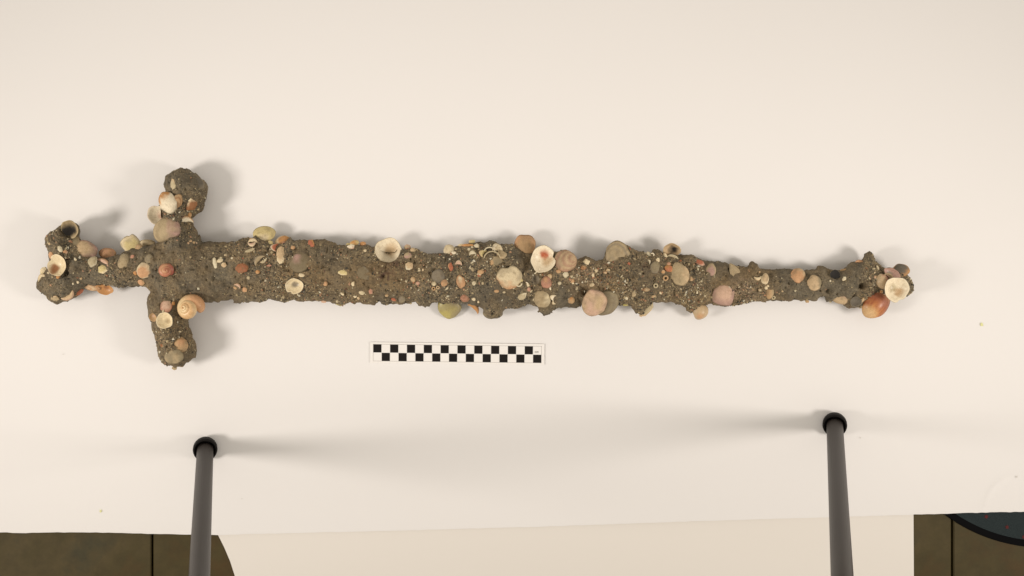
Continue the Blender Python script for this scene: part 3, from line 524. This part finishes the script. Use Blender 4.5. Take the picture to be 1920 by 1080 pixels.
    g_ = lambda a, i: a * nt + i % nt
    for a in range(ns - 1):
        for i in range(nt): F.append([g_(a, i), g_(a + 1, i), g_(a + 1, i + 1), g_(a, i + 1)])
    for i in range(nt): F.append([ns * nt, g_(0, i), g_(0, i + 1)])
    for i in range(nt): F.append([g_(ns - 1, i), no + i, no + (i + 1) % nt, g_(ns - 1, i + 1)])
    for a in range(ns - 1):
        for i in range(nt): F.append([no + g_(a, i), no + g_(a + 1, i), no + g_(a + 1, i + 1), no + g_(a, i + 1)])
    for i in range(nt): F.append([no + ns * nt, no + g_(ns - 1, i + 1), no + g_(ns - 1, i)])
    return np.concatenate(V), F, np.concatenate(CL)
def snail(R, c1, c2, c3, nth=110, nr=16, turns=3.4):
    k = math.log(1.8) / (2 * math.pi); V, CL, F = [], [], []
    for i in range(nth):
        t = turns * 2 * math.pi * i / (nth - 1); r = R * math.exp(k * (t - turns * 2 * math.pi)); a = -t + .6
        for j in range(nr):
            b = 2 * math.pi * j / nr; e_ = max(0.0, (i / (nth - 1) - .90) / .10); tp = math.sqrt(max(.02, 1 - e_ * e_)); rad = .52 * r + .48 * r * tp * math.cos(b); z = -1.0 * r + .56 * r * tp * math.sin(b) + 1.0 * R * .62
            V.append((rad * math.cos(a), rad * math.sin(a), z))
            up = .5 + .5 * math.sin(b * 2 + t * .8); late = min(max((t / (2 * math.pi) - turns + .42) / .18, 0), 1)
            early = min(max((1.15 - (turns - t / (2 * math.pi)) * .62), 0), 1)
            m_ = np.asarray(c1) * (1 - up * .75) + np.asarray(c2) * up * .75; m_ = m_ * (1 - late) + np.asarray(c3) * late
            CL.append(m_ * (1 - .06 * (.5 + .5 * math.sin(t * 24))))
    for i in range(nth - 1):
        for j in range(nr): F.append([i * nr + j, i * nr + (j + 1) % nr, (i + 1) * nr + (j + 1) % nr, (i + 1) * nr + j])
    F.append([(nth - 1) * nr + j for j in range(nr)])
    return np.array(V), F, np.array(CL)
def frag(w, h, n, th, c1, c2, seed, curve=.12, jag=.16):
    r = random.Random(seed); V, CL, F = [], [], []
    ang = sorted((2 * math.pi * (i + r.uniform(-.28, .28)) / n) for i in range(n)); out = []
    for a in ang: q = r.uniform(1 - jag, 1 + jag * .5); out.append((math.cos(a) * w / 2 * q, math.sin(a) * h / 2 * q))
    c1, c2 = np.asarray(c1), np.asarray(c2)
    rings = [(1.0, -th), (1.0, th * .3), (.93, th * .55), (.45, th * .55 + curve * min(w, h))]
    for s, z in rings:
        for (x, y) in out: V.append((x * s, y * s, z)); CL.append(c2 if (s > .9 and x * math.cos(seed) + y * math.sin(seed) > .2 * w) else c1)
    V.append((0, 0, th * .55 + curve * 1.25 * min(w, h))); CL.append(c1 * .97)
    for a in range(3):
        for i in range(n): F.append([a * n + i, a * n + (i + 1) % n, (a + 1) * n + (i + 1) % n, (a + 1) * n + i])
    for i in range(n): F.append([3 * n + i, 3 * n + (i + 1) % n, 4 * n])
    F.append(list(range(n))[::-1])
    return np.array(V), F, np.array(CL)
def crescent(w, h, th, c1, c2, seed, span=150):
    V, CL, F = [], [], []; n = 12
    for i in range(n + 1):
        a = math.radians(90 + span * (i / n - .5)); k_ = math.sin(math.pi * (i + .35) / (n + .7)) ** .7
        ro, ri = 1.0, 1 - .62 * k_
        for q, z, cc_ in ((ro, -th, c1), (ro, th * .4, c2), ((ro + ri) / 2, th * 1.2, c1), (ri, th * .3, c1), (ri, -th, c1)):
            V.append((q * math.cos(a) * w / 2, (q * math.sin(a) - .6) * h / .9, z)); CL.append(np.asarray(cc_))
    for i in range(n):
        for j in range(5): F.append([i * 5 + j, i * 5 + (j + 1) % 5, (i + 1) * 5 + (j + 1) % 5, (i + 1) * 5 + j])
    F += [[0, 1, 2, 3, 4][::-1], [n * 5 + j for j in range(5)]]
    return np.array(V), F, np.array(CL)
def pebble(w, h, th, c1, c2, seed, nt=10):
    V, CL, F = [], [], []; c1, c2 = np.asarray(c1), np.asarray(c2)
    for s, z in ((1.0, -.35), (1.02, .1), (.86, .6), (.5, .92)):
        for i in range(nt):
            a = 2 * math.pi * i / nt; q = s * (1 + .28 * float(vn(math.cos(a) * 1.1 + seed * 1.7, math.sin(a) * 1.1 + s * .4, 3)))
            V.append((math.cos(a) * q * w / 2, math.sin(a) * q * h / 2, z * th)); m_ = min(max(.5 + 2 * float(vn(i * .6 + seed, s * 3, 4)), 0), 1); CL.append(c1 * (1 - m_) + c2 * m_)
    V.append((0, 0, th)); CL.append(c1)
    for a in range(3):
        for i in range(nt): F.append([a * nt + i, a * nt + (i + 1) % nt, (a + 1) * nt + (i + 1) % nt, (a + 1) * nt + i])
    for i in range(nt): F.append([3 * nt + i, 3 * nt + (i + 1) % nt, 4 * nt])
    F.append(list(range(nt))[::-1]); return np.array(V), F, np.array(CL)
def ring(d, tube, c1, hgt=1.0, arc=360, n=18, m_=6):
    V, F = [], []; cnt = n if arc == 360 else n + 1
    for i in range(cnt):
        a = math.radians(90 + arc * (i / n - .5))
        for j in range(m_):
            b = 2 * math.pi * j / m_; q = d / 2 - tube / 2 + tube / 2 * math.cos(b); V.append((q * math.cos(a), q * math.sin(a), hgt * tube / 2 * math.sin(b) + hgt * .4 * tube))
    for i in range(n):
        for j in range(m_): F.append([i * m_ + j, (i + 1) % cnt * m_ + j, (i + 1) % cnt * m_ + (j + 1) % m_, i * m_ + (j + 1) % m_])
    return np.array(V), F, np.repeat(np.asarray(c1)[None], len(V), 0)

Fg = '''f 192.8 505 19 17 -20 cy cr 4|c 195 490.5 32 11 -28 lp pe|f 112 466.6 9 14 25 wh gw 6|f 96 479 13 16 10 pe lp 5|f 78.7 505 16 18 20 cr cy 5|c 78 519 20 13 30 cr bg|f 122.5 472.7 9 8 0 pe lp 4|f 109 518 9 12 -15 or br 4
f 103 559.5 17 11 5 gt bg 5|c 129 556 28 14 -145 bg lp|f 147 548 24 10 25 ro or 5|f 248 482 8 10 0 pk tn 6|f 264.7 530 13 14 30 pe tn 6|f 254 512 9 10 0 or pk 5|f 324.5 346 12 23 5 gw bg 5|f 358.5 384.7 21 25 -15 br cr 5|c 348 412 28 17 10 ow or
p 355.5 403 8 10 0 or tn|f 297 367 11 9 30 lp cr 5|f 403 493 9 23 10 wh gw 6|f 412.5 488.5 12 9 20 cr wh 5|f 419.5 497 11 11 0 bg cr 5|f 324 569 8 8 0 or tn 5|f 326.5 694 11 9 20 gt tn 4|c 474 451 18 11 0 cr bg|c 472 458 15 11 190 lp cr
f 468.5 469.4 18 6 25 gw cr 6|c 484 486 26 13 50 gt gr|f 506.5 456.5 12 14 10 cy bg 5|c 513.5 463.5 17 14 80 ro wh|f 525.5 480 16 37 3 bg cr 6|f 526 468 16 14 0 bg gt 6|f 583 456.5 14 17 15 ro or 4|f 565.7 516 13 9 -10 cr gt 5
p 483 510 8 8 0 or tn|p 466 521 7 7 0 gw gt|p 498 526 5 5 0 wh gr|c 446 535 14 8 -30 lp tn|f 459 543 10 10 0 pe tn 5|p 549 464.5 8 8 0 tn pe|f 504 498 11 4 5 pk br 5|f 492.6 491 11 5 15 gw gt 5|f 643.8 511 22 11 -5 cy cr 7|p 610 532 9 9 0 pe tn
f 607.5 564.5 12 8 10 lp pe 5|f 635 570.5 15 6 -20 yg ol 5|p 664.5 449.5 18 13 10 or cy|p 680.5 453.5 13 10 0 or pe|f 654 452 9 8 0 cy bg 5|f 658 463 16 13 -20 ow lp 4|p 684.6 470 7 6 0 cr gt|p 764 464 13 13 0 gt lp|p 774.5 469.5 11 10 0 bg gt
p 764.6 479.5 15 12 10 gt li|f 767 499 16 15 10 bg wh 6|p 678.4 548.7 12 8 0 gw cr|f 695 547 9 12 20 pk lp 3|f 662 532 7 10 -20 cr gt 6|f 666 556 7 6 0 cr wh 5|f 672 559 6 6 0 bg cr 5|f 641 551 9 5 -30 cr wh 5|f 738.5 561.6 10 7 -10 ro pk 6
p 754 560 14 15 0 gr ol|p 725 554 7 6 0 tn gt|p 774.5 524 9 11 0 tn bg|p 783.5 531 8 7 0 lp pk|p 785.5 506 6 9 20 ol cr|p 793 506 4 6 -20 tn cr|p 813.5 532 9 9 0 cr gw|o 813 540.6 8 2.5 0 tn tn|o 821 538.5 7 2 0 bg bg|f 851.5 474.5 12 8 -30 ow cr 5
f 845 500 9 18 10 ro pe 4|c 860 492.7 14 11 -5 lp cr|p 888.6 531 8 9 0 gw wh|f 888 561 8 7 -20 cr wh 4|f 897 566 5 5 0 cr bg 4|c 888.6 581 28 13 -45 or pe|f 885 453 13 9 10 cy cr 6|f 877 460 25 7 -4 or pe 6|f 864 460 12 6 5 cr bg 5
f 894 461 11 11 20 wh gw 3|c 885.6 474 14 11 10 wh gw|p 880 467.5 7 6 0 wh gw|c 931 464 22 19 10 ow cr|f 933 466 18 15 10 cr ow 6|f 940.6 477 19 18 -20 gt bg 6|c 904 474 16 14 60 cy bg|a 918 474 22 2.2 -10 wh wh|a 923 487 33 2.4 12 gw gw
f 922 492.7 11 14 0 tn bg 5|f 976 525.5 9 9 10 cy gt 4|a 973 531 13 3 190 wh wh|a 986 533 8 2.5 -60 ow ow|f 979.5 555.5 19 13 40 gw wh 7|p 931 545.7 9 6 0 tn pe|p 901 510 12 9 0 tn pe|p 898 515 8 4 0 cr gt|p 1031 518.5 9 11 -30 tn cr|f 1006 563.5 13 5 25 cr ow 5
f 1003 560 12 4 35 cr gw 5|p 991.5 542.6 7 8 0 pk lp|f 990 534 6 7 0 cr bg 5|f 996 546 8 4 40 gw bg 5|c 1036 557.5 12 11 65 ow cr|c 1037 567.5 10 8 120 cr bg|f 1060.7 515.4 11 13 -15 wh gw 7|p 1047 509 10 8 0 tn pe|f 1099.5 490.5 16 14 20 cr bg 3
p 1094 502 12 8 0 br tn|p 1109.5 534 11 8 20 gt cr|p 1117.5 507 8 7 0 gt cr|f 1112 516 6 8 0 cr bg 4|f 1140 507 8 7 40 bg cr 4|f 1135 511 7 5 0 bg pe 4|p 1073 526.5 8 9 0 pe tn|f 1074 531 6 4 0 cr bg 4|p 1049 531 7 7 0 gw wh|f 1031.5 541 4 7 20 ow cr 4
f 1215 581 16 32 -38 gw bg 6|f 1205 593 8 9 -30 bg cr 4|f 1215.5 477 13 11 -20 wh cr 4|a 1223 479 9 2.5 -50 ow ow|o 1229.6 535 9.5 2.8 0 gw gw|o 1247.6 521 11 3 0 tn tn|f 1172 571 16 6 -10 yg ol 5|f 1175 559 7 7 0 wh gw 5|f 1189 551 9 12 -20 gt gr 6
p 1255 504.5 17 14 -20 ro or|p 1243.5 509.5 8 7 0 or bg|p 1254 495 9 7 0 pk tn|f 1312.5 492.5 21 13 -25 ro lp 5|p 1295 523 9 10 0 tn bg|f 1248 480 7 13 30 cr bg 5|f 1246 473 7 9 -20 bg cr 4|c 1263 481 22 8 -20 gw wh|f 1233.5 487.6 8 9 0 cr bg 5|c 1218 491 10 6 -75 wh ow
p 1276 489 5 5 0 br rb|p 1224.5 556 10 5 20 tn bg|f 1238.5 549 5 7 30 cr bg 4|p 1211 543 16 8 0 gt br|f 1307 548 4 7 0 wh cr 4|c 1421 522 15 9 185 cr bg|o 1450 557.5 8 2.6 0 gw gw|f 1436.7 540 7 7 0 cr bg 5|f 1440 536 5 5 0 cr bg 4|f 1425 544 6 5 0 gw bg 4|f 1513 565 9 7 0 tn gt 4
f 1581 507 15 7 5 tn bg 5|f 1583 523 7 10 -35 wh cr 5|p 1556.7 526.7 4 4 0 wh ow|f 1617 562.5 8 13 -30 bg tn 4|c 1613 491 20 9 -15 pe pk|f 1646 502 5 10 20 cr wh 4|p 1641 519.5 6 6 0 tn lp|f 1638 504 7 4 20 gw wh 4|f 1617 581 5 6 0 cr gw 4|f 1652.5 546.5 7 7 0 or cr 4|c 1693.5 507.5 17 11 -35 or br
p 1640 511 4 4 0 cr tn|f 1704 552 6 4 10 cr gw 4|f 141 486 5 7 20 wh cr 4|f 122.5 482 5 8 10 wh cr 4|f 146 529 5 6 0 cr wh 4|f 137 532 4 4 0 wh cr 4|p 152 522 5 5 0 gw tn|f 93 457 6 5 0 bg cr 5|f 91 512 6 4 -20 cr wh 4|f 98 519 5 6 10 ol gt 5
p 357 452 6 5 0 tn bg|p 363 455 6 5 0 bg tn|p 368 456 4 4 0 lp bg|p 353 456 4 5 0 tn lp|f 337 622 6 3 0 cr gw 4|f 304 648 9 7 0 br tn 5|f 470 449 5 6 0 or pe 4|f 435 484 5 4 0 wh cr 4|p 423 478 6 5 0 gt cr|p 452 512 5 4 0 gt tn|f 441 540 9 6 -20 tn pe 4
f 1560 571 4 4 0 gw cr 4|p 1424 510 4 4 0 bg tn|p 1467 546 4 4 0 bg gt|f 1005 511 9 3 40 wh cr 4|p 963 540 4 4 0 wh gw|p 945 548 6 4 0 gw cr|p 905 531 5 6 0 gw gt|p 886 505 6 9 30 gt ol|f 1066 545 5 5 0 ol gt 4|p 1081 541 5 7 -20 gw gr|p 1200 513 6 4 0 gr gw|p 1207 535 3 4 0 gw wh'''
def settle(px, py, lim):       # pieces at the rim must still touch the crust
    for _ in range(3):
        a, b = gpix(px, py, ZH0); i = int(np.clip(round(a) - x0, 1, gx.shape[1] - 2)); j = int(np.clip(round(b) - y0, 1, gx.shape[0] - 2)); s = SB[j, i]
        if s >= -lim: break
        px += (-s - lim) * gxv[j, i] / gl[j, i]; py += (-s - lim) * gyv[j, i] / gl[j, i]
    return px, py
def nvec(px, py, tl=(0, 0), k=.38):
    z, nx, ny, s = surf(px, py); nx, ny = nx * k, ny * k; l_ = math.hypot(nx, ny)
    if l_ > .42: nx, ny = nx * .42 / l_, ny * .42 / l_
    return (nx + tl[0], ny + tl[1], 1.0), z, s
par = lambda px, py: PARTS[int(region(np.array([px]), np.array([py]))[0])]
def plocal(p, rot, kind):      # where an inner colour patch sits in a shell, painted shade included
    if p is None: return (.04, .12)
    a = math.radians(rot); x = math.cos(a) * p[0] + math.sin(a) * p[1]; y = -math.sin(a) * p[0] + math.cos(a) * p[1]
    return (-x if kind == 'in' else x, y)
for k, (kind, px, py, w, h, rot, c1, c2, pat, o) in enumerate(B):
    px, py = settle(px, py, .34 * min(w, h))
    nv_, z, s = nvec(px, py, o.get('tl', (random.Random(k * 7).uniform(-.16, .16), random.Random(k * 7 + 3).uniform(-.16, .16)) if kind == 'out' else (0, 0)), o.get('k', .10 if kind == 'in' else .38))
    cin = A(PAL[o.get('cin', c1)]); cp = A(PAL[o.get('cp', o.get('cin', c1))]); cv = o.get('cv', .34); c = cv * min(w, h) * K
    w, h = w * 1.06, h * 1.06; v, f, cl = bivalve(w, h, cv, 'e' if pat == 'q' else pat, A(PAL[c1]), A(PAL[c2]), cin, cp, k + 11, ribs=o.get('rib', 0), round_=o.get('rd', 2.1), sa=math.radians(o.get('sa', 0) - rot), ex=1.0 if kind == 'in' else None, po=plocal(o.get('po'), rot, kind), pr=o.get('pr', 1.0), mud=.08 if o.get('gloss') else o.get('mud', .38), nt=36 if max(w, h) > 28 else 26)
    if pat == 'q':             # red brown clam: broad concentric bands, pale towards the hinge
        du = np.hypot(v[:, 0] * .8, v[:, 1] - .40 * h) / h + .02 * vn(v[:, 0] / 4, v[:, 1] / 4, 3); st = np.array([0, .15, .24, .30, .38, .47, .56, .66, .78, 1.0])
        cs_q = np.array([A(c_) for c_ in ((226, 180, 128), (222, 172, 116), (206, 138, 80), (168, 92, 54), (190, 116, 66), (160, 86, 52), (172, 104, 72), (146, 84, 58), (196, 138, 96), (206, 152, 110))])
        cl = np.stack([np.interp(du, st, cs_q[:, k_]) for k_ in range(3)], -1)
    if 'patch' in o:           # a stain inside the cup
        n0 = len(v) // 2; d2 = ((v[n0:, 0] / w + .02) ** 2 * 5 + (v[n0:, 1] / h + .20) ** 2 * 9); m_ = np.clip(1.45 - d2 * 6.5 + vn(v[n0:, 0] / 5, v[n0:, 1] / 5, 3), 0, 1)[:, None] * .92
        cl[n0:] = cl[n0:] * (1 - m_) + A(PAL[o['patch']]) * m_
    zb = o.get('z', z) + o.get('lift', 0) * K
    if kind == 'in':
        v = v * np.array([-1, 1, -1]); zc = zb + (.62 * c if 'z' not in o else 0)
    else: zc = zb - .02 * min(w, h) * K + (.0 if 'z' not in o else 0)
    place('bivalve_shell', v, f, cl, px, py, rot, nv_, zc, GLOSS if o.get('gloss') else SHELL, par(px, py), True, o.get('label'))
v, f, cl = snail(32, A((236, 200, 148)), A((222, 166, 110)), A((218, 160, 112)))
place('snail_shell', v + np.array([5, -2, 0]), f, cl, 351, 583, 85, (-.28, .10, 1), .043, GLOSS, PARTS[2], True, 'large orange and pink moon snail shell under the crossguard')
v, f, cl = snail(18.5, A((206, 150, 108)), A((192, 108, 84)), A((186, 104, 84)))
place('snail_shell', v, f, cl, 311, 508, 60, (.3, .1, 1), surf(311, 508)[0] + .003, GLOSS, PARTS[2], True, 'small pink snail shell in the middle of the crossguard')
for k, line in enumerate(Fg.replace('\n', '|').split('|')):
    q = line.split(); kind = q[0]; px, py, a, b, rot = map(float, q[1:6]); px, py = settle(px, py, .22 * min(a, b)); c1, c2 = A(PAL[q[6]]), A(PAL[q[7]])
    nv_, z, s = nvec(px, py, (random.Random(k).uniform(-.2, .2), random.Random(k + 500).uniform(-.2, .2)), .6); P_ = par(px, py)
    if kind == 'f': v, f, cl = frag(a, b, int(q[8]) + 2, 1.6, c1, c2, k); nm, sm = 'shell_fragment', False; dz = .8
    elif kind == 'c': v, f, cl = crescent(a, b, 1.8, c1, c2, k); nm, sm = 'shell_fragment', True; dz = 1.4
    elif kind == 'p': v, f, cl = pebble(a, b, .38 * min(a, b), c1, c2, k); nm, sm = 'pebble', True; dz = 0
    elif kind == 'o': v, f, cl = ring(a, b, c1, 1.5); nm, sm = 'worm_tube', True; dz = .4
    else: v, f, cl = ring(a, b, c1, 2.2, 170); nm, sm = 'shell_rim', True; dz = .5
    place(nm, v, f, cl, px, py, rot, nv_, (z if s > -1 else z + .002) + dz * K, SHELL, P_, sm)

# ------------------------------------------------------------------ sand grains and tiny shell grit cemented in the crust
NG = 15000
cand = rng.random((NG * 14, 2)) * np.array([x1 - x0 - 3, y1 - y0 - 3]) + np.array([x0 + 1, y0 + 1])
ci = cand[:, 0].astype(int) - x0; cj = cand[:, 1].astype(int) - y0
keep = (S[cj, ci] > .3) & (rng.random(len(cand)) < .18 + .95 * gravel[cj, ci]); cand = cand[keep][:NG]; ci = cand[:, 0].astype(int) - x0; cj = cand[:, 1].astype(int) - y0
NG = len(cand)
sz = np.minimum(.55 + rng.exponential(.42, NG), 2.9)
pal = np.array([A(c_) for c_ in ((98, 88, 72), (74, 66, 54), (60, 52, 42), (132, 112, 84), (156, 134, 98), (186, 160, 118), (208, 186, 146), (222, 204, 168), (176, 132, 98), (150, 104, 76), (110, 76, 60))])
pr = np.array([.22, .14, .05, .24, .16, .09, .035, .015, .03, .02, .015]); gc = pal[rng.choice(len(pal), NG, p=pr / pr.sum())]
base = np.array([(1, 0, 0), (0, 1, 0), (-1, 0, 0), (0, -1, 0), (0, 0, 1), (0, 0, -1.)]); fo = np.array([(0, 1, 4), (1, 2, 4), (2, 3, 4), (3, 0, 4), (1, 0, 5), (2, 1, 5), (3, 2, 5), (0, 3, 5)])
gv = base[None] * (rng.random((NG, 6, 1)) * .6 + .7) * np.array([1, 1, .75]) * sz[:, None, None]
an = rng.random(NG) * 6.283; asx = .7 + .6 * rng.random(NG); ca, sa = np.cos(an), np.sin(an); gxx = gv[..., 0] * asx[:, None]; gyy = gv[..., 1] / asx[:, None]
GV = np.stack([gxx * ca[:, None] - gyy * sa[:, None], gxx * sa[:, None] + gyy * ca[:, None], gv[..., 2]], -1) * K
GV[..., 0] += ((cand[:, 0] - 960) * fz - ROOT[0])[:, None]; GV[..., 1] += ((540 - cand[:, 1]) * fz - ROOT[1])[:, None]; GV[..., 2] += (ZT_[cj, ci] + sz * .15 * K - ROOT[2])[:, None]
mesh('sand_grit', GV.reshape(-1, 3), (fo[None] + np.arange(NG)[:, None, None] * 6).reshape(-1, 3), GRIT, False, np.repeat(gc, 6, 0), parent=sword)['kind'] = 'stuff'

NC = 700
cand = rng.random((NC * 30, 2)) * np.array([x1 - x0 - 3, y1 - y0 - 3]) + np.array([x0 + 1, y0 + 1])
ci = cand[:, 0].astype(int) - x0; cj = cand[:, 1].astype(int) - y0
keep = (S[cj, ci] > 1) & (rng.random(len(cand)) < .03 + gravel[cj, ci] ** 2 * np.clip(.5 + 2.5 * vn(cand[:, 0] / 15, cand[:, 1] / 15, 31), 0, 1)); cand = cand[keep][:NC]; ci = cand[:, 0].astype(int) - x0; cj = cand[:, 1].astype(int) - y0
NC = len(cand); sz = 1.3 + rng.exponential(.55, NC).clip(0, 2.2)
pal = np.array([A(c_) for c_ in ((184, 158, 118), (206, 182, 142), (222, 204, 172), (190, 142, 104), (170, 120, 86), (150, 130, 100), (120, 108, 90), (180, 104, 72))]); gc = pal[rng.choice(8, NC, p=[.22, .2, .12, .14, .08, .12, .08, .04])]
gv = base[None] * (rng.random((NC, 6, 1)) * .7 + .6) * np.array([1, 1, .5]) * sz[:, None, None]
an = rng.random(NC) * 6.283; asx = .6 + .9 * rng.random(NC); ca, sa = np.cos(an), np.sin(an); gxx = gv[..., 0] * asx[:, None]; gyy = gv[..., 1] / asx[:, None]; tlt = (rng.random((NC, 2)) - .5) * 1.2
gz = gv[..., 2] + gxx * tlt[:, :1] + gyy * tlt[:, 1:]
GV = np.stack([gxx * ca[:, None] - gyy * sa[:, None], gxx * sa[:, None] + gyy * ca[:, None], gz], -1) * K
GV[..., 0] += ((cand[:, 0] - 960) * fz - ROOT[0])[:, None]; GV[..., 1] += ((540 - cand[:, 1]) * fz - ROOT[1])[:, None]; GV[..., 2] += (ZT_[cj, ci] + sz * .2 * K - ROOT[2])[:, None]
mesh('shell_grit', GV.reshape(-1, 3), (fo[None] + np.arange(NC)[:, None, None] * 6).reshape(-1, 3), GRIT, False, np.repeat(gc, 6, 0), parent=sword)['kind'] = 'stuff'
